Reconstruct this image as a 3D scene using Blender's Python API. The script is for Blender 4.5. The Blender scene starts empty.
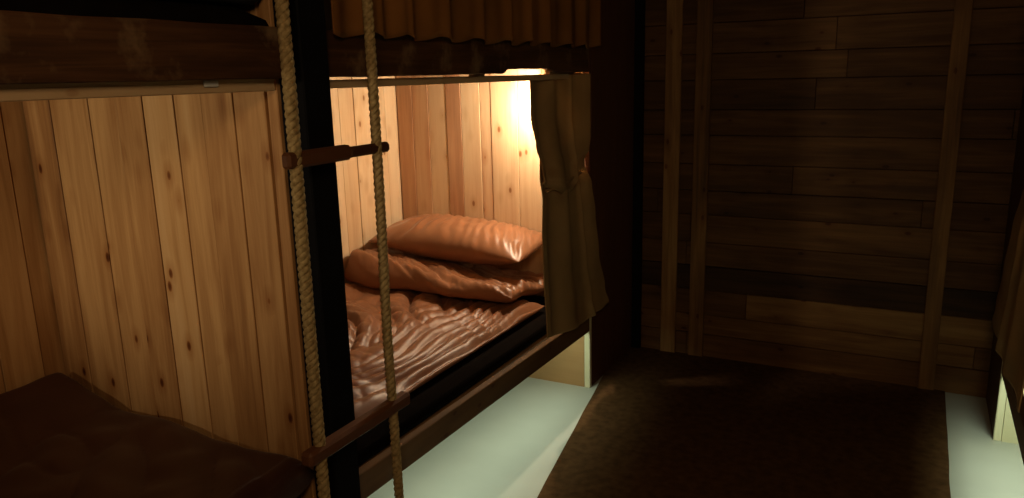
import bpy, math, random
from mathutils import Vector, Matrix, noise
random.seed(7)
sc = bpy.context.scene
COL = sc.collection
PI = math.pi

# ------------------------------------------------------------------ helpers
def lin(c):
    return tuple(((x/255)/12.92 if x/255 <= .04045 else ((x/255+.055)/1.055)**2.4) for x in c) + (1,)

class MB:
    """collects shapes and links them as one mesh; every face carries a tone"""
    def __init__(s): s.v = []; s.f = []; s.t = []; s.sm = []
    def add(s, verts, faces, tone=.5, smooth=False):
        o = len(s.v); s.v += [tuple(p) for p in verts]
        for f in faces:
            s.f.append([i+o for i in f]); s.t.append(tone); s.sm.append(smooth)
    def box(s, x0, x1, y0, y1, z0, z1, tone=.5, b=0.0):
        x0, x1 = min(x0, x1), max(x0, x1); y0, y1 = min(y0, y1), max(y0, y1); z0, z1 = min(z0, z1), max(z0, z1)
        if b <= 0:
            v = [(x, y, z) for z in (z0, z1) for y in (y0, y1) for x in (x0, x1)]
            s.add(v, [(0,2,3,1),(4,5,7,6),(0,1,5,4),(2,6,7,3),(0,4,6,2),(1,3,7,5)], tone)
            return
        v = []                                     # chamfered box: three vertices at each corner
        idx = {}
        for kz, z in enumerate((z0, z1)):
            for ky, y in enumerate((y0, y1)):
                for kx, x in enumerate((x0, x1)):
                    ix = b if kx == 0 else -b; iy = b if ky == 0 else -b; iz = b if kz == 0 else -b
                    for a, p in enumerate(((x, y+iy, z+iz), (x+ix, y, z+iz), (x+ix, y+iy, z))):
                        idx[(kx, ky, kz, a)] = len(v); v.append(p)
        g = lambda *k: idx[k]
        F = []
        for k in (0, 1):
            F.append([g(k,0,0,0), g(k,1,0,0), g(k,1,1,0), g(k,0,1,0)][::(1 if k else -1)])
            F.append([g(0,k,0,1), g(1,k,0,1), g(1,k,1,1), g(0,k,1,1)][::(-1 if k else 1)])
            F.append([g(0,0,k,2), g(1,0,k,2), g(1,1,k,2), g(0,1,k,2)][::(1 if k else -1)])
        for i in (0, 1):
            for j in (0, 1):
                F.append([g(0,i,j,1), g(1,i,j,1), g(1,i,j,2), g(0,i,j,2)])
                F.append([g(i,0,j,0), g(i,1,j,0), g(i,1,j,2), g(i,0,j,2)])
                F.append([g(i,j,0,0), g(i,j,1,0), g(i,j,1,1), g(i,j,0,1)])
                for k in (0, 1): F.append([g(i,j,k,0), g(i,j,k,1), g(i,j,k,2)])
        s.add(v, F, tone)
    def tube(s, pts, rad, n=10, tone=.5, cap=True):
        pts = [Vector(p) for p in pts]
        rr = rad if isinstance(rad, (list, tuple)) else [rad]*len(pts)
        v = []; ref = None
        for i, p in enumerate(pts):
            d = (pts[min(i+1, len(pts)-1)] - pts[max(i-1, 0)]).normalized()
            if ref is None:
                ref = d.orthogonal().normalized()
            ref = (ref - d*ref.dot(d)).normalized(); b = d.cross(ref)
            for k in range(n):
                a = 2*PI*k/n; v.append(p + rr[i]*(math.cos(a)*ref + math.sin(a)*b))
        F = []
        for i in range(len(pts)-1):
            for k in range(n):
                F.append((i*n+k, i*n+(k+1) % n, (i+1)*n+(k+1) % n, (i+1)*n+k))
        if cap: F += [tuple(range(n))[::-1], tuple((len(pts)-1)*n+k for k in range(n))]
        s.add(v, F, tone, True)
    def lathe(s, c, prof, n=24, axis='z', tone=.5):
        v = []
        for r, h in prof:
            for k in range(n):
                a = 2*PI*k/n; x, y = r*math.cos(a), r*math.sin(a)
                v.append({'z': (c[0]+x, c[1]+y, c[2]+h), 'y': (c[0]+x, c[1]+h, c[2]+y)}[axis])
        F = []
        for i in range(len(prof)-1):
            for k in range(n): F.append((i*n+k, i*n+(k+1) % n, (i+1)*n+(k+1) % n, (i+1)*n+k))
        s.add(v, F, tone, True)
    def grid(s, fn, nu, nv, tone=.5, closed_u=False):
        v = [fn(i/(nu if closed_u else nu-1), j/(nv-1)) for j in range(nv) for i in range(nu)]
        F = []
        for j in range(nv-1):
            for i in range(nu if closed_u else nu-1):
                F.append((j*nu+i, j*nu+(i+1) % nu, (j+1)*nu+(i+1) % nu, (j+1)*nu+i))
        s.add(v, F, tone, True)
    def build(s, name, m, parent=None, origin=(0, 0, 0)):
        me = bpy.data.meshes.new(name)
        o0 = Vector(origin)
        me.from_pydata([tuple(Vector(p)-o0) for p in s.v], [], s.f)
        a = me.attributes.new('tone', 'FLOAT', 'FACE'); a.data.foreach_set('value', s.t)
        me.polygons.foreach_set('use_smooth', s.sm)
        import bmesh
        bm = bmesh.new(); bm.from_mesh(me); bmesh.ops.recalc_face_normals(bm, faces=bm.faces); bm.to_mesh(me); bm.free()
        me.materials.append(m)
        o = bpy.data.objects.new(name, me); COL.objects.link(o)
        if parent is not None:
            o.parent = parent
            o.location = o0 - parent.location
        else:
            o.location = o0
        return o

def tag(o, label=None, cat=None, group=None, kind=None):
    if label: o['label'] = label
    if cat: o['category'] = cat
    if group: o['group'] = group
    if kind: o['kind'] = kind
    return o
def thing(name, loc, label, cat, group=None):
    o = bpy.data.objects.new(name, None); COL.objects.link(o); o.location = loc; o.empty_display_size = .1
    return tag(o, label, cat, group)
def struct(mb, name, m):
    return tag(mb.build(name, m), kind='structure')

# ------------------------------------------------------------------ materials
def newmat(name):
    m = bpy.data.materials.new(name); m.use_nodes = True
    nt = m.node_tree; bs = nt.nodes['Principled BSDF']
    return m, nt, bs
def N(nt, t, **kw):
    n = nt.nodes.new(t)
    for k, v in kw.items():
        if k in n.inputs: n.inputs[k].default_value = v
        else: setattr(n, k, v)
    return n
def ramp(nt, src, stops):
    r = nt.nodes.new('ShaderNodeValToRGB'); nt.links.new(src, r.inputs['Fac'])
    while len(r.color_ramp.elements) < len(stops): r.color_ramp.elements.new(.5)
    for e, (p, c) in zip(r.color_ramp.elements, stops): e.position = p; e.color = c
    return r
def math_n(nt, op, a, b=None):
    n = nt.nodes.new('ShaderNodeMath'); n.operation = op
    for i, x in enumerate((a, b)):
        if x is None: continue
        if isinstance(x, (int, float)): n.inputs[i].default_value = x
        else: nt.links.new(x, n.inputs[i])
    return n.outputs[0]

def wood(name, stops, axis='z', rough=.6, knots=.8, grain=1.0, bump=.15, knot_scale=1.0, spec=.3, wear=None):
    """planked timber: the face attribute 'tone' picks the colour, grain and knots differ from plank to plank"""
    m, nt, bs = newmat(name); L = nt.links.new
    tc = N(nt, 'ShaderNodeTexCoord'); at = N(nt, 'ShaderNodeAttribute', attribute_name='tone')
    off = N(nt, 'ShaderNodeVectorMath', operation='SCALE'); off.inputs[0].default_value = (17.3, 11.9, 23.7); L(at.outputs['Fac'], off.inputs['Scale'])
    ad = N(nt, 'ShaderNodeVectorMath', operation='ADD'); L(tc.outputs['Object'], ad.inputs[0]); L(off.outputs[0], ad.inputs[1])
    def scaled(across, along):
        n = N(nt, 'ShaderNodeVectorMath', operation='MULTIPLY'); L(ad.outputs[0], n.inputs[0])
        n.inputs[1].default_value = tuple(along if a == axis else across for a in 'xyz'); return n.outputs[0]
    # knots
    vo = N(nt, 'ShaderNodeTexVoronoi', feature='F1', Scale=1.0, Randomness=1.0); L(scaled(14*knot_scale, 7.5*knot_scale), vo.inputs['Vector'])
    kn = ramp(nt, vo.outputs['Distance'], [(.03, (1,1,1,1)), (.085, (.8,.8,.8,1)), (.13, (.18,.18,.18,1)), (.40, (0,0,0,1))])
    sep = N(nt, 'ShaderNodeSeparateColor'); L(vo.outputs['Color'], sep.inputs[0])
    pick = math_n(nt, 'GREATER_THAN', sep.outputs[0], .38)
    kmask = math_n(nt, 'MULTIPLY', math_n(nt, 'MULTIPLY', kn.outputs['Color'], pick), knots)
    # grain
    g1 = N(nt, 'ShaderNodeTexNoise', Scale=1.0, Detail=5.0, Roughness=.6, Distortion=.6); L(scaled(26, 1.6), g1.inputs['Vector'])
    g2 = N(nt, 'ShaderNodeTexNoise', Scale=1.0, Detail=2.0, Roughness=.5, Distortion=1.2); L(scaled(7, .9), g2.inputs['Vector'])
    g3 = N(nt, 'ShaderNodeTexNoise', Scale=1.0, Detail=3.0, Roughness=.7); L(scaled(120, 5), g3.inputs['Vector'])
    gs = math_n(nt, 'ADD', math_n(nt, 'MULTIPLY', g1.outputs[0], .45), math_n(nt, 'MULTIPLY', g2.outputs[0], .4))
    gs = math_n(nt, 'ADD', gs, math_n(nt, 'MULTIPLY', g3.outputs[0], .15))
    gv = math_n(nt, 'MULTIPLY', math_n(nt, 'SUBTRACT', gs, .5), 1.5*grain)
    fac = math_n(nt, 'ADD', at.outputs['Fac'], gv)
    fac = math_n(nt, 'SUBTRACT', fac, math_n(nt, 'MULTIPLY', kmask, .12))
    cr = ramp(nt, fac, stops)
    mx = N(nt, 'ShaderNodeMix', data_type='RGBA', blend_type='MULTIPLY'); mx.inputs['Factor'].default_value = 1
    L(cr.outputs['Color'], mx.inputs[6])
    kc = ramp(nt, kmask, [(0, (1,1,1,1)), (.35, (.62,.45,.32,1)), (1, (.22,.11,.06,1))]); L(kc.outputs['Color'], mx.inputs[7])
    out = mx.outputs[2]
    if wear:
        wn = N(nt, 'ShaderNodeTexNoise', Scale=5.0, Detail=5.0, Roughness=.65); L(tc.outputs['Object'], wn.inputs['Vector'])
        wr = ramp(nt, wn.outputs[0], [(.54, (0,0,0,1)), (.66, (.55,.55,.55,1))])
        m2 = N(nt, 'ShaderNodeMix', data_type='RGBA'); L(wr.outputs[0], m2.inputs['Factor']); L(out, m2.inputs[6]); m2.inputs[7].default_value = wear; out = m2.outputs[2]
    L(out, bs.inputs['Base Color'])
    bs.inputs['Roughness'].default_value = rough; bs.inputs['Specular IOR Level'].default_value = spec
    bp = N(nt, 'ShaderNodeBump', Strength=bump, Distance=.004); L(gs, bp.inputs['Height']); L(bp.outputs[0], bs.inputs['Normal'])
    return m

def plain(name, col, rough=.6, var=.25, scale=8.0, bump=0.0, metal=0, spec=.4):
    m, nt, bs = newmat(name); L = nt.links.new
    tc = N(nt, 'ShaderNodeTexCoord'); no = N(nt, 'ShaderNodeTexNoise', Scale=scale, Detail=5.0); L(tc.outputs['Object'], no.inputs['Vector'])
    c = col
    r = ramp(nt, no.outputs[0], [(.3, tuple(x*(1-var) for x in c[:3])+(1,)), (.7, tuple(min(1, x*(1+var)) for x in c[:3])+(1,))])
    L(r.outputs[0], bs.inputs['Base Color'])
    bs.inputs['Roughness'].default_value = rough; bs.inputs['Metallic'].default_value = metal; bs.inputs['Specular IOR Level'].default_value = spec
    if bump:
        n2 = N(nt, 'ShaderNodeTexNoise', Scale=scale*12, Detail=3.0); L(tc.outputs['Object'], n2.inputs['Vector'])
        bp = N(nt, 'ShaderNodeBump', Strength=bump, Distance=.003); L(n2.outputs[0], bp.inputs['Height']); L(bp.outputs[0], bs.inputs['Normal'])
    return m

def satin(name, col, rough=.42, stripe=None, sheen=.12):
    """sateen cotton; faint woven stripes change only the gloss and the tone of the weave"""
    m, nt, bs = newmat(name); L = nt.links.new
    tc = N(nt, 'ShaderNodeTexCoord')
    no = N(nt, 'ShaderNodeTexNoise', Scale=6.0, Detail=4.0); L(tc.outputs['Object'], no.inputs['Vector'])
    r = ramp(nt, no.outputs[0], [(.3, tuple(x*.88 for x in col[:3])+(1,)), (.7, tuple(min(1, x*1.1) for x in col[:3])+(1,))])
    out = r.outputs[0]
    if stripe:
        ax, period = stripe
        sx = N(nt, 'ShaderNodeSeparateXYZ'); L(tc.outputs['Object'], sx.inputs[0])
        s = math_n(nt, 'SINE', math_n(nt, 'MULTIPLY', sx.outputs[ax], 2*PI/period))
        rr = ramp(nt, math_n(nt, 'ADD', math_n(nt, 'MULTIPLY', s, .5), .5), [(.4, (.8,.8,.8,1)), (.6, (1.12,1.12,1.12,1))])
        mx = N(nt, 'ShaderNodeMix', data_type='RGBA', blend_type='MULTIPLY'); mx.inputs['Factor'].default_value = 1
        L(out, mx.inputs[6]); L(rr.outputs[0], mx.inputs[7]); out = mx.outputs[2]
        L(math_n(nt, 'SUBTRACT', rough+.1, math_n(nt, 'MULTIPLY', s, .08)), bs.inputs['Roughness'])
    else: bs.inputs['Roughness'].default_value = rough
    L(out, bs.inputs['Base Color'])
    bs.inputs['Specular IOR Level'].default_value = .5
    bs.inputs['Sheen Weight'].default_value = sheen; bs.inputs['Sheen Roughness'].default_value = .4; bs.inputs['Sheen Tint'].default_value = (1,.8,.65,1)
    w = N(nt, 'ShaderNodeTexNoise', Scale=24.0, Detail=3.0, Roughness=.5, Distortion=.6); L(tc.outputs['Object'], w.inputs['Vector'])
    bp = N(nt, 'ShaderNodeBump', Strength=.12, Distance=.006); L(w.outputs[0], bp.inputs['Height']); L(bp.outputs[0], bs.inputs['Normal'])
    return m

def cloth(name, col, trans=.25, scale=300.0):
    m, nt, bs = newmat(name); L = nt.links.new
    tc = N(nt, 'ShaderNodeTexCoord'); no = N(nt, 'ShaderNodeTexNoise', Scale=5.0, Detail=4.0); L(tc.outputs['Object'], no.inputs['Vector'])
    r = ramp(nt, no.outputs[0], [(.3, tuple(x*.8 for x in col[:3])+(1,)), (.7, tuple(min(1, x*1.15) for x in col[:3])+(1,))])
    L(r.outputs[0], bs.inputs['Base Color']); bs.inputs['Roughness'].default_value = .9; bs.inputs['Specular IOR Level'].default_value = .1
    wv = N(nt, 'ShaderNodeTexNoise', Scale=scale, Detail=2.0); L(tc.outputs['Object'], wv.inputs['Vector'])
    bp = N(nt, 'ShaderNodeBump', Strength=.3, Distance=.002); L(wv.outputs[0], bp.inputs['Height']); L(bp.outputs[0], bs.inputs['Normal'])
    tr = N(nt, 'ShaderNodeBsdfTranslucent'); L(r.outputs[0], tr.inputs['Color'])
    mx = N(nt, 'ShaderNodeMixShader'); mx.inputs[0].default_value = trans
    L(bs.outputs[0], mx.inputs[1]); L(tr.outputs[0], mx.inputs[2]); L(mx.outputs[0], nt.nodes['Material Output'].inputs['Surface'])
    return m

M = {}
pine = [(0, lin((124, 84, 48))), (.3, lin((170, 124, 76))), (.6, lin((204, 160, 106))), (1, lin((224, 188, 138)))]
M['pine'] = wood('pine_boards', pine, 'z', knots=1.0, grain=1.15)
pine2 = [(0, lin((158, 112, 80))), (.3, lin((196, 152, 114))), (.6, lin((218, 188, 148))), (1, lin((234, 212, 178)))]
M['pine_pale'] = wood('pale_pine_boards', pine2, 'z', knots=.7, grain=.8)
dark = [(0, lin((42, 24, 13))), (.35, lin((74, 47, 26))), (.65, lin((104, 69, 40))), (1, lin((150, 108, 68)))]
M['beam'] = wood('dark_stained_timber', dark, 'y', rough=.6, knots=.8, knot_scale=.5, grain=1.5, wear=lin((150, 122, 90)))
far_w = [(0, lin((46, 28, 12))), (.35, lin((82, 54, 26))), (.65, lin((116, 82, 44))), (1, lin((160, 124, 76)))]
M['far_boards'] = wood('brown_wall_boards', far_w, 'x', rough=.7, knots=.6)
M['far_strip'] = wood('tan_upright_strips', [(0, lin((80, 54, 28))), (.5, lin((132, 96, 54))), (1, lin((176, 136, 86)))], 'z', rough=.7, knots=.5, grain=1.6)
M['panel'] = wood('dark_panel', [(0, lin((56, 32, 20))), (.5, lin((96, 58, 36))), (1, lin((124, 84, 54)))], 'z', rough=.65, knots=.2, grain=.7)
M['rail'] = wood('brown_bed_rail', [(0, lin((66, 46, 26))), (.5, lin((112, 82, 48))), (1, lin((150, 116, 74)))], 'y', rough=.6, knots=.4)
M['ply'] = wood('under_bed_board', [(0, lin((150, 112, 74))), (.5, lin((184, 146, 100))), (1, lin((206, 172, 124)))], 'x', rough=.7, knots=.15, grain=.5)
M['lit_board'] = wood('lit_pale_board', [(0, lin((205, 196, 150))), (.5, lin((226, 220, 178))), (1, lin((238, 234, 200)))], 'x', rough=.6, knots=.05, grain=.3)  # under-bed glow on bare boards put into a pale colour
M['cleat'] = wood('cleat_timber', [(0, lin((180, 146, 106))), (.5, lin((208, 176, 134))), (1, lin((226, 198, 160)))], 'y', rough=.7, knots=.2, grain=.5)
M['rung'] = wood('worn_rung_wood', [(0, lin((60, 34, 18))), (.5, lin((104, 64, 36))), (1, lin((140, 92, 56)))], 'y', rough=.6, knots=.2)
M['post'] = plain('black_paint', (.006, .006, .007, 1), rough=.75, var=.2, bump=.1, spec=.08)
M['floor'] = plain('pale_grey_floor', lin((196, 200, 190)), rough=.55, var=.06, scale=3.0, bump=.08, spec=.25)
M['ceil'] = plain('dark_ceiling_paint', lin((50, 40, 32)), rough=.9, var=.15)
M['floor_sheet'] = plain('dark_brown_sheet', lin((92, 66, 42)), rough=1.0, var=.25, scale=30.0, bump=.6, spec=.05)
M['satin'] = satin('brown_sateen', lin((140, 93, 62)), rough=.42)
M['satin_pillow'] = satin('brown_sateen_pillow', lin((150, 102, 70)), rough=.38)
M['satin_shaded'] = satin('shaded_brown_sateen', lin((66, 36, 24)), rough=.55, sheen=.1)  # brown sateen darkened for the shadow over the near duvet
M['mattress'] = plain('black_mattress_cover', (.007, .005, .004, 1), rough=1.0, var=.2, scale=20, spec=.05)
M['bedding_black'] = plain('black_bedding', (.010, .008, .009, 1), rough=.9, var=.3, scale=12, bump=.3)
M['curtain'] = cloth('khaki_curtain', lin((172, 140, 96)), .06)
M['curtain_up'] = cloth('brown_curtain', lin((150, 100, 50)), .2)
M['brass'] = plain('aged_brass', lin((120, 92, 50)), rough=.4, var=.15, metal=1)
M['white'] = plain('white_metal', lin((220, 220, 215)), rough=.5, var=.05)
M['shade'] = cloth('cream_lamp_shade', lin((235, 215, 180)), .5)
M['iron'] = plain('dark_iron', lin((40, 36, 34)), rough=.5, var=.2, metal=.8)
# rope fibre
m, nt, bs = newmat('jute_rope'); L = nt.links.new
tc = N(nt, 'ShaderNodeTexCoord'); no = N(nt, 'ShaderNodeTexNoise', Scale=90.0, Detail=4.0); L(tc.outputs['Object'], no.inputs['Vector'])
r = ramp(nt, no.outputs[0], [(.3, lin((138, 116, 76))), (.7, lin((196, 172, 122)))]); L(r.outputs[0], bs.inputs['Base Color'])
bs.inputs['Roughness'].default_value = .95; bs.inputs['Specular IOR Level'].default_value = .1
bp = N(nt, 'ShaderNodeBump', Strength=.5, Distance=.002); L(no.outputs[0], bp.inputs['Height']); L(bp.outputs[0], bs.inputs['Normal'])
M['rope'] = m
# lit bulb
m, nt, bs = newmat('glowing_bulb'); bs.inputs['Emission Color'].default_value = (1, .62, .3, 1); bs.inputs['Emission Strength'].default_value = 20; bs.inputs['Base Color'].default_value = (1, .9, .7, 1)
M['bulb'] = m
m, nt, bs = newmat('lit_diffuser'); bs.inputs['Emission Color'].default_value = (.75, 1, .85, 1); bs.inputs['Emission Strength'].default_value = 3
M['led'] = m

# ------------------------------------------------------------------ layout (metres; camera above the origin, bunks run along Y)
XF, XB = -1.373, -2.470          # front plane and back wall of the left bunks
YP, YE, YF = 1.440, 3.385, 4.040 # partition, end wall of the far bunk, far wall
ZC = 2.60
RX, RXB, RYE = .375, 1.470, 3.571  # the same for the right bunks

# ---- floor, ceiling, shell
b = MB(); b.box(-2.60, 1.60, -1.60, 4.20, -.05, 0); struct(b, 'floor', M['floor'])
b = MB(); b.box(-2.60, 1.60, -1.60, 4.20, ZC, ZC+.05); struct(b, 'ceiling', M['ceil'])

b = MB(); n = 60; v = []  # thin dark brown sheet over the aisle floor, left edge slanting
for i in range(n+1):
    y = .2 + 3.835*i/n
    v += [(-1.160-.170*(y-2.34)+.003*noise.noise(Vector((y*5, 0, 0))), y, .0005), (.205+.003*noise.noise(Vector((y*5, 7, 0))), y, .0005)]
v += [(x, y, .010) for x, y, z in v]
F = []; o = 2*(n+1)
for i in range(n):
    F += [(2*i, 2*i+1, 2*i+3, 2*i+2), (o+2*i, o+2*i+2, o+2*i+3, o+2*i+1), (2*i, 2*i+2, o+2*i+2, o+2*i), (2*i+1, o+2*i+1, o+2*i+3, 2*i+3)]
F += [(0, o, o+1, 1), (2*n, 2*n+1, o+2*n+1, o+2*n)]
b.add(v, F); tag(b.build('floor_sheet', M['floor_sheet']), 'dark brown sheet covering the floor of the aisle between the bunks', 'floor_sheet')

def board_wall(mb, along, c0, c1, cuts, tones, z0, z1, gap=.0022, th=.018, back=.012):
    """upright boards: 'along' x or y, face at c0, body towards c1"""
    s = 1 if c1 > c0 else -1
    for k in range(len(cuts)-1):
        u0, u1 = cuts[k]+gap/2, cuts[k+1]-gap/2
        j = 0.0015*((k*7) % 3)
        if along == 'x': mb.box(u0, u1, c0+s*j, c0+s*th, z0, z1, tones[k], .0015)
        else: mb.box(c0+s*j, c0+s*th, u0, u1, z0, z1, tones[k], .0015)
    if along == 'x': mb.box(cuts[0], cuts[-1], c0+s*th, c1, z0, z1, .1)
    else: mb.box(c0+s*th, c1, cuts[0], cuts[-1], z0, z1, .1)

# back wall of the left bunks
def uneven(y, end, seed):
    rnd = random.Random(seed); cuts = [y]; tn = []
    while cuts[-1] < end-.05:
        cuts.append(min(cuts[-1]+rnd.choice((.085, .1, .11, .125)), end)); tn.append(rnd.uniform(.5, .75))
    return cuts, tn
cuts, tn = uneven(YP+.02, 4.04, 3)
b = MB(); board_wall(b, 'y', XB, XB-.05, cuts, tn, 0, ZC); struct(b, 'wall_left', M['pine_pale'])
cuts, tn = uneven(-1.56, YP+.0195, 5)
b = MB(); board_wall(b, 'y', XB, XB-.05, cuts, [t-.2 for t in tn], 0, ZC); struct(b, 'wall_left_near', M['pine'])

# partition between the two left bunks
b = MB()
cx = [-2.468, -2.334, -2.153, -2.028, -1.913, -1.788, -1.681, -1.564, -1.452]
tn = [.30, .42, .47, .36, .60, .50, .38, .45]
board_wall(b, 'x', YP, YP+.035, cx, tn, 0, ZC, .004)
b.box(-1.447, -1.412, YP+.004, YP+.035, 0, ZC, .36, .002)
struct(b, 'wall_middle', M['pine'])

# end wall of the far left bunk
b = MB()
cx = [-2.468, -2.372, -2.272, -2.162, -2.073, -1.963, -1.900, -1.750, -1.620, -1.500, -1.405]
tn = [.30, .34, .60, .20, .62, .38, .52, .60, .5, .55]
board_wall(b, 'x', YE, YE+.035, cx, tn, .40, ZC)
struct(b, 'wall_end', M['pine_pale'])
b = MB(); b.box(-2.468, -1.405, YE, YE+.035, 0, .398, .5); struct(b, 'trim_1', M['ply'])
b = MB(); b.box(-1.403, XF, YE-.002, YE+.022, 0, .398, .9, .002); struct(b, 'trim_2', M['lit_board'])  # brightly lit timber edge, its light carried by the pale colour
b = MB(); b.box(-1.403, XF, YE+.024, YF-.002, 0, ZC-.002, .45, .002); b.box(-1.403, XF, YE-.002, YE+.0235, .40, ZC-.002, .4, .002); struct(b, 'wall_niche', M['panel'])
b = MB(); b.box(XF+.001, XF+.05, YF-.032, YF-.002, 0, ZC-.002, .1, .003); struct(b, 'trim_3', M['post'])

# far wall of level boards
b = MB()
zs = [0, .135, .245, .385, .52, .65, .80, .93, 1.07, 1.22, 1.35, 1.50, 1.63, 1.78, 1.92, 2.06, 2.2, 2.34, 2.48, 2.60]
rnd = random.Random(11)
for k in range(len(zs)-1):
    x = -2.55
    while x < 1.55:
        x1 = min(x + rnd.uniform(.9, 2.2), 1.55)
        t = rnd.uniform(.28, .5) + (.22 if zs[k] < .36 else 0)
        if k == 3: t = .12
        b.box(x+.001, x1-.001, YF+.0015*((k*5) % 3), YF+.02, zs[k]+.0015, zs[k+1]-.0015, t, .002)
        x = x1
b.box(-2.55, 1.55, YF+.02, YF+.06, 0, ZC, .0)
struct(b, 'wall_far', M['far_boards'])
for n, (x0, x1, t) in enumerate([(-1.206, -1.122, .62), (-1.048, -.968, .30), (.086, .156, .34)]):  # pale vertical streaks of the far wall, raised as thin strips
    b = MB(); b.box(x0, x1, YF-.02, YF, 0, ZC-.002, t, .003); struct(b, 'trim_%d' % (n+4), M['far_strip'])

# right side shell
b = MB(); board_wall(b, 'y', RXB, RXB+.05, [-1.58+.12*i for i in range(48)], [.4+.02*((i*7) % 9) for i in range(47)], 0, ZC); struct(b, 'wall_right', M['pine_pale'])
b = MB(); cx = [RX+.03+.1055*i for i in range(11)]
board_wall(b, 'x', RYE, RYE+.035, cx[:-1]+[1.468], [.4, .5, .6, .4, .5, .45, .55, .6, .4, .5], .40, ZC); struct(b, 'wall_end_right', M['pine_pale'])
b = MB(); b.box(RX+.03, 1.468, RYE, RYE+.035, 0, .398, .7); struct(b, 'trim_7', M['lit_board'])  # under-bed light on this board is held in its pale colour
b = MB(); b.box(RX, RX+.028, RYE-.002, RYE+.022, 0, .398, .9, .002); struct(b, 'trim_8', M['lit_board'])
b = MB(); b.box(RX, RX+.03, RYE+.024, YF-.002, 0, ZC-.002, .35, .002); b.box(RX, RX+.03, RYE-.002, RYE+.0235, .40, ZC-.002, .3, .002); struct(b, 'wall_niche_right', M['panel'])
b = MB()
for i in range(19): b.box(-2.55, 1.55, -1.58, -1.56, zs[i]+.0015, zs[i+1]-.0015, .3+.03*((i*7) % 5), .002)
b.box(-2.55, 1.55, -1.62, -1.58, 0, ZC, 0); struct(b, 'wall_back', M['far_boards'])

# ------------------------------------------------------------------ bunk beds
def bunk(x_front, x_back, y0, y1, label, rail_tilt=0.0, led_edge=None):
    s = 1 if x_front > x_back else -1          # which way the open side faces
    t = thing('bunk_bed', ((x_front+x_back)/2, (y0+y1)/2, 0), label, 'bunk bed', 'built-in bunk beds')
    X = lambda d: x_front - s*d                # d metres in from the open side
    e = .004
    # upper beam, weathered: slightly wavy edges
    b = MB(); n = 90
    v = []; F = []
    for i in range(n+1):
        y = y0+e + (y1-y0-2*e)*i/n
        wa = .0022*noise.noise(Vector((y*6, x_front*3, 0))); wb = .0022*noise.noise(Vector((y*7, x_front*3, 9)))
        nt_ = .016*max(0, min(1, (y-2.56)/.03))*max(0, min(1, (3.06-y)/.12)) if y0 > 1 and s > 0 else 0
        wa += nt_
        v += [(X(0), y, 1.558+wa), (X(0), y, 1.671+wb), (X(.003), y, 1.675+wb), (X(.030), y, 1.675), (X(.030), y, 1.556+nt_), (X(.003), y, 1.555+wa)]
    for i in range(n):
        for k in range(6): F.append((i*6+k, i*6+(k+1) % 6, i*6+6+(k+1) % 6, i*6+6+k))
    F += [tuple(range(6)), tuple(n*6+k for k in range(6))]
    b.add(v, F, .42); b.build('upper_beam', M['beam'], t)
    b = MB(); b.box(X(.031), X(.060), y0+e, y1-e, 1.526, 1.549, .5, .002)
    if y0 > 1:                                  # packing pieces leave slits the lamp shines through
        b.box(X(.036), X(.058), 2.40, 2.475, 1.5485, 1.5865, .3); b.box(X(.036), X(.058), 3.03, y1-e, 1.5485, 1.5865, .3)
    else: b.box(X(.031), X(.058), y0+e, y1-e, 1.5485, 1.5865, .5)
    b.build('cleat', M['cleat'], t)
    if s > 0 and y0 < 1:
        b = MB(); b.box(X(.024), X(.0305), 1.214, 1.254, 1.540, 1.5545, .5, .002); b.build('light_leak_chip', M['white'], t)  # white chip stands in for light leaking above the cleat
    b = MB(); b.box(X(.034), X(abs(x_back-x_front)-.003), y0+e, y1-e, 1.588, 1.604, .4); b.build('upper_bed_base', M['rail'], t)
    b = MB(); b.box(X(.048), X(.085), y0+.04, y1-.04, .3495, .3518+rail_tilt, .5, .001); b.build('light_strip', M['white'], t)
    # lower rail
    b = MB()
    v = []
    for y, dz in ((y0+e, rail_tilt), (y1-e, 0)):
        v += [(X(0), y, .303+dz), (X(0), y, .387+dz), (X(.003), y, .390+dz), (X(.027), y, .390+dz), (X(.027), y, .303+dz)]
    F = [(k, (k+1) % 5, 5+(k+1) % 5, 5+k) for k in range(5)] + [(0,1,2,3,4), (9,8,7,6,5)]
    b.add(v, F, .45); b.build('bed_rail', M['rail'], t)
    b = MB(); b.box(X(.060), X(abs(x_back-x_front)-.003), y0+e, y1-e, .352+rail_tilt, .366+rail_tilt, .4); b.build('lower_bed_base', M['ply'], t)
    return t

bunk(XF, XB, 1.553, YE-.002, 'far left bunk with brown satin bedding and tied-back curtain', .030)
bunk(XF, XB, -.60, 1.446-.010, 'near left bunk in front of the knotty plank partition')
bunk(RX, RXB, 1.532, RYE-.002, 'right-hand bunk at the edge of the photo across the aisle')

# black post between the left bunks
b = MB(); b.box(-1.410, -1.330, 1.450, 1.550, 0, ZC-.002, .5, .004)
o = b.build('support_post', M['post'], origin=(-1.37, 1.49, 0)); tag(o, 'black square post standing behind the rope ladder', 'post')

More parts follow.
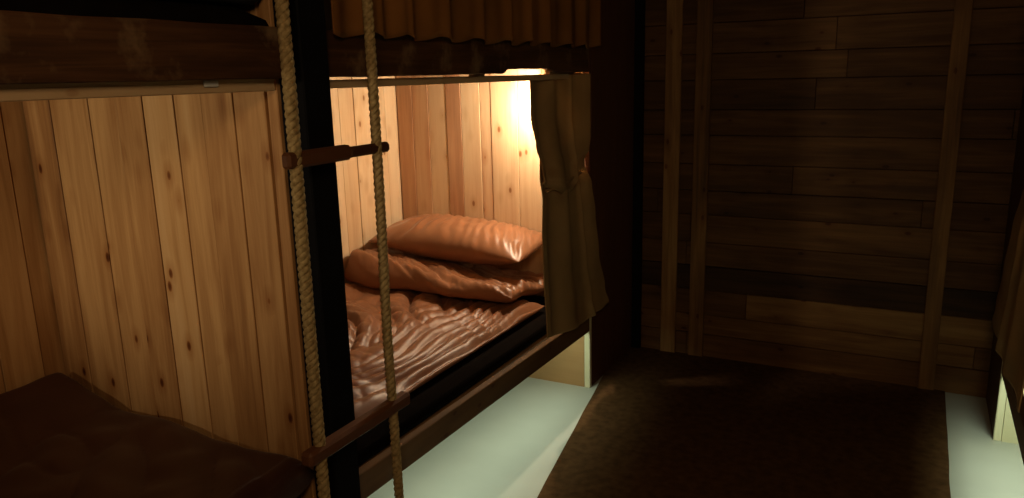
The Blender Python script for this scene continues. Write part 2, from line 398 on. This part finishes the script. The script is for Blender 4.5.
# ------------------------------------------------------------------ rope ladder
lad = thing('rope_ladder', (-1.273, 1.495, 0), 'rope ladder with two wooden rungs hanging before the black post', 'ladder')
def rope(xc, yc, r, z0, z1, seed, hand=1):
    b = MB(); pitch = .054; st = .005
    for k in range(3):
        pts = []; n = int((z1-z0)/st)
        for i in range(n+1):
            z = z0 + (z1-z0)*i/n
            a = hand*2*PI*z/pitch + 2*PI*k/3
            dx = .004*noise.noise(Vector((z*1.7, seed, 0))); dy = .004*noise.noise(Vector((z*1.7, seed, 5)))
            pts.append((xc+dx+.48*r*math.cos(a), yc+dy+.48*r*math.sin(a), z))
        b.tube(pts, .57*r, 8)
    b.build('rope', M['rope'], lad, origin=(xc, yc, z0))
rope(-1.273, 1.340, .0155, .06, ZC-.01, 1)
rope(-1.273, 1.645, .0140, .06, ZC-.01, 4)
b = MB(); b.box(-1.287, -1.259, 1.306, 1.530, 1.352, 1.390, .35, .007); b.box(-1.284, -1.262, 1.528, 1.694, 1.356, 1.383, .3, .007); b.build('rung', M['rung'], lad, origin=(-1.273, 1.495, 1.37))
b = MB(); b.box(-1.292, -1.254, 1.286, 1.712, .617, .657, .55, .008); b.build('rung', M['rung'], lad, origin=(-1.273, 1.495, .64))
b = MB(); b.box(-1.292, -1.254, 1.29, 1.70, 2.08, 2.115, .45, .008); b.build('rung', M['rung'], lad, origin=(-1.273, 1.495, 2.1))

# ------------------------------------------------------------------ bedding
def puff(nx, ny, x0, x1, y0, y1, zmid, T, B, edge, disp, px=6.0):
    """closed soft slab: T above and B below zmid, edges round off over 'edge' metres; disp(x,y) moves the upper skin"""
    b = MB()
    def prof(d): return math.sqrt(max(0, 1-(1-min(1, max(0, d)/edge))**2))
    top = {}; v = []
    xs = [x0+(x1-x0)*(i/(nx-1)) for i in range(nx)]; ys = [y0+(y1-y0)*(j/(ny-1)) for j in range(ny)]
    ex = [k*edge*.06 for k in range(1, 5)]
    xs = sorted(set(xs+[x0+e for e in ex]+[x1-e for e in ex])); ys = sorted(set(ys+[y0+e for e in ex]+[y1-e for e in ex]))
    nx, ny = len(xs), len(ys)
    for side in (1, -1):
        for j, y in enumerate(ys):
            for i, x in enumerate(xs):
                h = prof(min(x-x0, x1-x))*prof(min(y-y0, y1-y))
                if side > 0: z = zmid + h*(T + disp(x, y))
                else: z = zmid - h*B
                v.append((x, y, z))
    F = []
    o = nx*ny
    for j in range(ny-1):
        for i in range(nx-1):
            q = (j*nx+i, j*nx+i+1, (j+1)*nx+i+1, (j+1)*nx+i)
            F.append(q); F.append(tuple(k+o for k in q[::-1]))
    rim = [i for i in range(nx)] + [j*nx+nx-1 for j in range(1, ny)] + [(ny-1)*nx+i for i in range(nx-2, -1, -1)] + [j*nx for j in range(ny-2, 0, -1)]
    b.add(v, F, .5, True)
    import bmesh
    # weld the rim: upper and lower rim vertices coincide at zmid
    remap = {o+k: k for k in rim}
    b.f = [[remap.get(i, i) for i in f] for f in b.f]
    return b
def ridged(p, w=.0):
    return 1-abs(noise.noise(p))*2
def wrinkle(x, y, ang, wl, stretch, warp=.06, seed=0):
    wx = x+warp*noise.noise(Vector((x*4, y*4, seed+3))); wy = y+warp*noise.noise(Vector((x*4, y*4, seed+8)))
    c, s = math.cos(ang), math.sin(ang)
    u = (wx*c+wy*s)/wl; w = (-wx*s+wy*c)/(wl*stretch)
    return ridged(Vector((u, w, seed)))

def mattress(x0, x1, y0, y1, z0, z1, label):
    b = puff(20, 30, x0, x1, y0, y1, (z0+z1)/2, (z1-z0)/2, (z1-z0)/2, .03, lambda x, y: 0)
    o = b.build('mattress', M['mattress'], origin=((x0+x1)/2, (y0+y1)/2, z0)); return tag(o, label, 'mattress', 'bunk mattresses')
mattress(-2.462, -1.412, 1.57, 3.375, .397, .470, 'black mattress under the rumpled brown duvet in the far bunk')
mattress(-2.462, -1.412, -.55, 1.425, .367, .440, 'black mattress under the dark duvet of the near bunk')

# far bunk duvet
def fold_f(x, y, ang, wl, stretch, warp, seed):
    wx = x+warp*noise.noise(Vector((x*2.6, y*2.6, seed+3))); wy = y+warp*noise.noise(Vector((x*2.6, y*2.6, seed+8)))
    c, s = math.cos(ang), math.sin(ang)
    n = noise.noise(Vector(((wx*c+wy*s)/wl, (-wx*s+wy*c)/(wl*stretch), seed)))
    return min(1, abs(n)*2.2)**.7          # rounded crests, tight valleys
def ripple(ph, p=.75): return abs(math.sin(PI*ph))**p
def d2(x, y):
    # pleats follow the front edge and swing round the foot; crumples fill the middle
    a, c = (-1.49-x), (y-1.60)*.8
    r = -math.log(math.exp(-a/.10)+math.exp(-c/.10))*.10
    ph = r/.062 + .9*noise.noise(Vector((x*3.2, y*3.2, 4))) + .12*noise.noise(Vector((x*8, y*8, 14)))
    rim = max(0, min(1, (.50-r)/.22))
    vary = .55+.9*abs(noise.noise(Vector((x*3, y*3, 61))))
    per = .030*ripple(ph, .9)*vary*rim
    big = .036*fold_f(x, y, .75, .11, 4, .16, 1)*(1-.85*rim)
    mid = .013*fold_f(x, y, 1.9, .065, 4, .10, 7)*(1-.9*rim)
    sml = .003*fold_f(x, y, .5, .03, 5, .05, 12)*(1-rim)
    return per+big+mid+sml-.044 + .020*noise.noise(Vector((x*2.6, y*2.6, 2))) + .045*max(0, (-1.85-x)/.6)
def droop(b, xa, xb, dz):
    out = []
    for x, y, z in b.v:
        t = max(0, min(1, (x-xa)/(xb-xa))); out.append((x, y, z-dz*t*t*(3-2*t)))
    b.v = out
b = puff(190, 250, -2.462, -1.480, 1.60, 3.10, .504, .043, .028, .075, d2)
droop(b, -1.56, -1.480, .004)
duv = b.build('duvet', M['satin'], origin=(-1.95, 2.3, .47)); tag(duv, 'rumpled brown satin duvet spread on the far bunk', 'duvet')
def d2b(x, y):
    ph = (y*.9+x*.38)/.058 + .8*noise.noise(Vector((x*3, y*4, 71)))
    return .016*ripple(ph)*(.4+abs(noise.noise(Vector((x*4, y*3, 73))))*1.6) + .022*fold_f(x, y, 1.15, .10, 5, .10, 21) + .008*fold_f(x, y, .9, .03, 3, .06, 25) - .030 + .016*noise.noise(Vector((x*4, y*4, 31))) + .10*max(0, (-1.75-x)/.7)
b = puff(150, 80, -2.464, -1.535, 2.86, 3.365, .590, .040, .034, .050, d2b)
v2 = []
for x, y, z in b.v:                         # the turned-back edge bulges unevenly and slopes away under the pillow
    f = max(0, min(1, (2.98-y)/.12)); g = max(0, min(1, (y-3.02)/.15))
    v2.append((x + .012*f*noise.noise(Vector((x*6, z*14, 5))), y + f*(.030*noise.noise(Vector((x*4.5+z*3, z*6, 81)))+.012*noise.noise(Vector((x*13+z*12, z*9, 82)))), z - .035*g + .010*f*noise.noise(Vector((x*5, 2, 83)))))
b.v = v2
b.build('folded_edge', M['satin'], duv, origin=(-1.95, 3.1, .556))

# far bunk pillow
def pillow(label, cx, cy, cz, W, D, T, rx, ry, rz, mat):
    b = MB(); nx, ny = 90, 44; v = []
    for side in (1, -1):
        for j in range(ny):
            for i in range(nx):
                u = -1+2*i/(nx-1); w = -1+2*j/(ny-1)
                h = ((1-abs(u)**2.6)**.62)*((1-abs(w)**2.4)**.62)
                pin = 1-.10*(1-abs(u)**2)*abs(w)**3*.6
                x = u*W/2*(1-.05*(1-w*w)**0*abs(w)**4*0 - .035*(1-abs(w)**2)*0); y = w*D/2*pin
                rip = math.sin(2*PI*(u*W/2*(1+.25*u)+.45*w*D/2*(.4+u)+.030*noise.noise(Vector((u*3, w*2, 4))))/.060) * (.55+.9*noise.noise(Vector((u*2.5, w*1.5, 14))))
                amp = .012*h*(.5+.5*abs(u)**.6)*(1 if side > 0 else .6)
                z = side*T/2*h + amp*rip + (.006*h*noise.noise(Vector((u*4, w*3, 8))) if side > 0 else 0)
                # a pinched crease near one end
                if side > 0: z -= .030*h*math.exp(-((u-.72+.25*w)/.035)**2)*max(0, .5-w)/1.2
                v.append((x, y, z))
    F = []; o = nx*ny
    for j in range(ny-1):
        for i in range(nx-1):
            q = (j*nx+i, j*nx+i+1, (j+1)*nx+i+1, (j+1)*nx+i); F.append(q); F.append(tuple(k+o for k in q[::-1]))
    rim = {o+j*nx+i: j*nx+i for j in range(ny) for i in range(nx) if i in (0, nx-1) or j in (0, ny-1)}
    F = [tuple(rim.get(k, k) for k in f) for f in F]
    b.add(v, F, .5, True)
    ob = b.build('pillow', mat); ob.location = (cx, cy, cz); ob.rotation_euler = (rx, ry, rz)
    return tag(ob, label, 'pillow')
pillow('plump brown satin pillow against the end wall of the far bunk', -1.995, 3.195, .760, .86, .37, .19, .14, .035, 0, M['satin_pillow'])

# near bunk duvet
def d1(x, y):
    back = max(0, (-2.15-x)/.3)
    return .020*fold_f(x, y, .9, .16, 3, .15, 41) + .105*min(1.1, back) + .018*noise.noise(Vector((x*2.2, y*2.2, 44))) - .016 + .012*noise.noise(Vector((x*9, y*9, 4)))
b = puff(140, 180, -2.462, -1.385, -.4, 1.434, .505, .062, .063, .055, d1)
o = b.build('duvet', M['satin_shaded'], origin=(-1.92, .5, .442)); tag(o, 'dark brown duvet in shadow at lower left, near bunk', 'duvet')
# upper near bunk bedding
b = puff(20, 30, -2.46, -1.405, -.55, 1.436, 1.667, .06, .06, .03, lambda x, y: 0)
o = b.build('mattress', M['mattress'], origin=(-1.95, .4, 1.607)); tag(o, 'black mattress on the upper near bunk behind the dark beam', 'mattress', 'bunk mattresses')
b = puff(90, 120, -2.46, -1.398, -.5, 1.437, 1.80, .085, .073, .03, lambda x, y: .02*wrinkle(x, y, .9, .12, 3, .1, 51)+.04*noise.noise(Vector((x*3, y*3, 3))))
o = b.build('duvet', M['bedding_black'], origin=(-1.95, .4, 1.70)); tag(o, 'black bedding heaped on the upper near bunk', 'duvet')

# ------------------------------------------------------------------ curtains
def solid(o, t):
    md = o.modifiers.new('cloth_thickness', 'SOLIDIFY'); md.thickness = t; md.offset = 0
def interp(tbl, z):
    if z >= tbl[0][0]: return tbl[0][1:]
    for a, c in zip(tbl, tbl[1:]):
        if a[0] >= z >= c[0]:
            t = (a[0]-z)/(a[0]-c[0]); t = t*t*(3-2*t)
            return tuple(p+(q-p)*t for p, q in zip(a[1:], c[1:]))
    return tbl[-1][1:]
def tied_curtain(label, mx, my, seed, dz=0):
    """mx(x) and my(y) carry the left curtain's own coordinates over to where it hangs"""
    t = thing('curtain', (mx(-1.39), my(3.1), 0), label, 'curtain')
    # columns: z, x of the cloth, left y, right y, fold depth
    up = [(1.548, -1.428, 2.870, 3.378, .012), (1.38, -1.428, 2.874, 3.378, .016), (1.25, -1.415, 2.890, 3.378, .022), (1.15, -1.390, 2.880, 3.360, .028), (1.08, -1.368, 2.842, 3.320, .030), (1.02, -1.356, 2.850, 3.290, .020)]
    dn = [(1.260, -1.432, 2.960, 3.378, .010), (1.130, -1.402, 2.890, 3.378, .014), (1.04, -1.368, 2.840, 3.378, .018), (.90, -1.352, 2.800, 3.384, .018), (.70, -1.343, 2.790, 3.410, .018), (.50, -1.338, 2.795, 3.480, .018), (.400, -1.338, 2.800, 3.540, .018)]
    def sheet(tb, nf, ph, name):
        b = MB(); zt, zb = tb[0][0], tb[-1][0]
        def fn(u, w):
            z = zt+(zb-zt)*w
            x, ya, yb, a = interp(tb, z)
            d = 2*PI*nf*(u+.07*math.sin(2*PI*u*1.3+seed)) + ph
            f = math.sin(d+.5*w) + .45*math.sin(1.7*d+1+w*2) + .8*noise.noise(Vector((u*5, w*1.5, seed)))
            edge = min(1, 8*min(u, 1-u))
            y = ya+(yb-ya)*u + .010*math.cos(d)*edge
            if name == 'curtain_tail': z = z + .004*math.sin(d)*w**6 + .125*max(0, .45-u)*w**3 + .030*max(0, u-.7)*w**3
            else:
                z = z + (.085*max(0, .55-u)/.55 + .16*max(0, (u-.55)/.45)**1.4)*w**4
                x += .022*math.sin(PI*min(1, u*1.1))*w**3 - .030*max(0, w-.93)/.07; x += u**3*max(0, -1.366-x); a *= 1-u**3
            return (mx(x + a*f*.5), my(y), z + dz*w*(name == 'curtain_tail'))
        b.grid(fn, 120, 70)
        o = b.build(name, M['curtain'], t, origin=(mx(tb[0][1]), my((tb[0][2]+tb[0][3])/2), zt)); solid(o, .004); return o
    sheet(dn, 3, .4, 'curtain_tail')
    sheet(up, 3, 1.1, 'upper_drape')
    b = MB(); pts = []
    for i in range(25):
        a = 2*PI*i/24
        pts.append((mx(-1.383+.022*math.cos(a)), my(3.10+.200*math.sin(a)), 1.090+.02*math.sin(a)))
    b.tube(pts, .007, 8, cap=False); b.build('tieback', M['curtain'], t, origin=(mx(-1.383), my(3.03), 1.105))
    return t
tied_curtain('khaki curtain tied back at the lamp end of the far bunk', lambda x: x, lambda y: y, .3)
tied_curtain('khaki curtain tail at the right edge, above the lit board', lambda x: RX-(x-XF), lambda y: y+.25-.55*(3.56-y), 1.7, .05)

def hung_curtain(label, xc, y0, y1, ztop, zbot, mat, seed, s=1):
    t = thing('curtain', (xc, (y0+y1)/2, zbot), label, 'curtain')
    b = MB()
    def fn(u, w):
        y = y0+(y1-y0)*u
        d = 2*PI*y/.19 + 1.3*noise.noise(Vector((y*2.2, seed, 0)))*2
        f = math.sin(d) + .4*math.sin(2.1*d+seed) + .3*math.sin(.45*d)
        z = ztop+(zbot-ztop)*w + .008*math.sin(d+.6)*w**8 + .004*noise.noise(Vector((y*9, 1, seed)))*w
        return (xc+s*(.013*f*(.6+.4*w)), y+.010*math.cos(d), z)
    b.grid(fn, 360, 40)
    o = b.build('curtain_panel', mat, t, origin=(xc, (y0+y1)/2, zbot)); solid(o, .003)
    b = MB(); b.tube([(xc, y0-.02, ztop+.012), (xc, y1+.02, ztop+.012)], .009, 12); b.build('curtain_rod', M['iron'], t, origin=(xc, (y0+y1)/2, ztop))
    return t
hung_curtain('brown curtain drawn along the upper far bunk, above the dark beam', XF+.024, 1.60, 3.42, 2.45, 1.664, M['curtain_up'], 2.0)
hung_curtain('brown curtain drawn along the upper right bunk', RX-.024, 1.60, 3.55, 2.45, 1.664, M['curtain_up'], 5.0, -1)

# ------------------------------------------------------------------ lamps and added lights
LX, LZ = -1.575, 1.40
lamp = thing('wall_lamp', (LX, YE, LZ), 'lit wall lamp on the end boards behind the tied-back curtain', 'lamp')
b = MB(); b.lathe((LX, YE, LZ-.03), [(0, -.012), (.035, -.012), (.038, -.004), (.038, 0), (0, 0)], 24, 'y'); b.build('wall_plate', M['brass'], lamp)
b = MB(); b.tube([(LX, YE-.012, LZ-.03), (LX, YE-.05, LZ-.035), (LX, YE-.075, LZ-.02), (LX, YE-.08, LZ)], .006, 10); b.build('lamp_arm', M['brass'], lamp)
b = MB(); b.lathe((LX, YE-.08, LZ), [(0, 0), (.016, 0), (.016, .03), (0, .03)], 16); b.build('socket', M['brass'], lamp)
b = MB(); b.lathe((LX, YE-.08, LZ+.03), [(.0, 0), (.012, .002), (.022, .022), (.026, .04), (.022, .056), (.010, .066), (0, .068)], 18); b.build('bulb', M['bulb'], lamp)

def light(name, kind, loc, energy, col, **kw):
    l = bpy.data.lights.new(name, kind); l.energy = energy; l.color = col
    aim = kw.pop('aim', None)
    for k, v in kw.items(): setattr(l, k, v)
    o = bpy.data.objects.new(name, l); COL.objects.link(o); o.location = loc
    if aim: o.rotation_euler = (Vector(aim)-Vector(loc)).to_track_quat('-Z', 'Y').to_euler()
    return o
WARM = (1, .78, .50)
light('bunk_lamp_light', 'POINT', (LX, YE-.13, LZ+.02), 22.0, (1, .83, .60), shadow_soft_size=.03)
light('near_bunk_spot', 'SPOT', (-1.95, -.45, 1.36), 44.0, WARM, shadow_soft_size=.05, spot_size=math.radians(62), spot_blend=1, aim=(-1.98, 1.44, 1.42))  # unseen spot, its cone shaped to light the partition and spare the duvet
COOL = (.87, 1.0, .74)
def led(loc, L, W, e, rz):
    o = light('under_bed_light', 'AREA', loc, e, COOL, shape='RECTANGLE', size=W, size_y=L)
    o.rotation_euler = (0, 0, rz); return o
led((-1.446, 2.42, .348), 1.78, .030, 2.7, .010)
led((RX+.062, 2.52, .348), 1.95, .034, 4.2, 0)
light('aisle_fill', 'AREA', (.15, -.3, 2.2), 9.0, (1, .66, .36), shape='DISK', size=.5, aim=(-1.0, 2.2, 1.2))  # unseen warm fill, added overhead to lift the dim aisle

# ------------------------------------------------------------------ camera
cam = bpy.data.cameras.new('camera'); co = bpy.data.objects.new('camera', cam); COL.objects.link(co)
r_ = (0.8853254402843329, 0.4643359104557259, -0.024311047830234973); u_ = (-0.08141315725828378, 0.20627922473094765, 0.9751003944567128); f_ = (-0.4577889935446131, 0.8613019468836995, -0.2204272979550375)
co.matrix_world = Matrix(((r_[0], u_[0], -f_[0], 0), (r_[1], u_[1], -f_[1], 0), (r_[2], u_[2], -f_[2], 1.55), (0, 0, 0, 1)))
cam.sensor_width = 36; cam.lens = 770/1024*36; cam.clip_start = .02
sc.camera = co
w = bpy.data.worlds.new('world'); sc.world = w; w.use_nodes = True
w.node_tree.nodes['Background'].inputs[0].default_value = (0, 0, 0, 1)
vs = sc.view_settings
vs.view_transform = 'Standard'; vs.look = 'None'; vs.gamma = 1; vs.exposure = 0; vs.use_curve_mapping = False
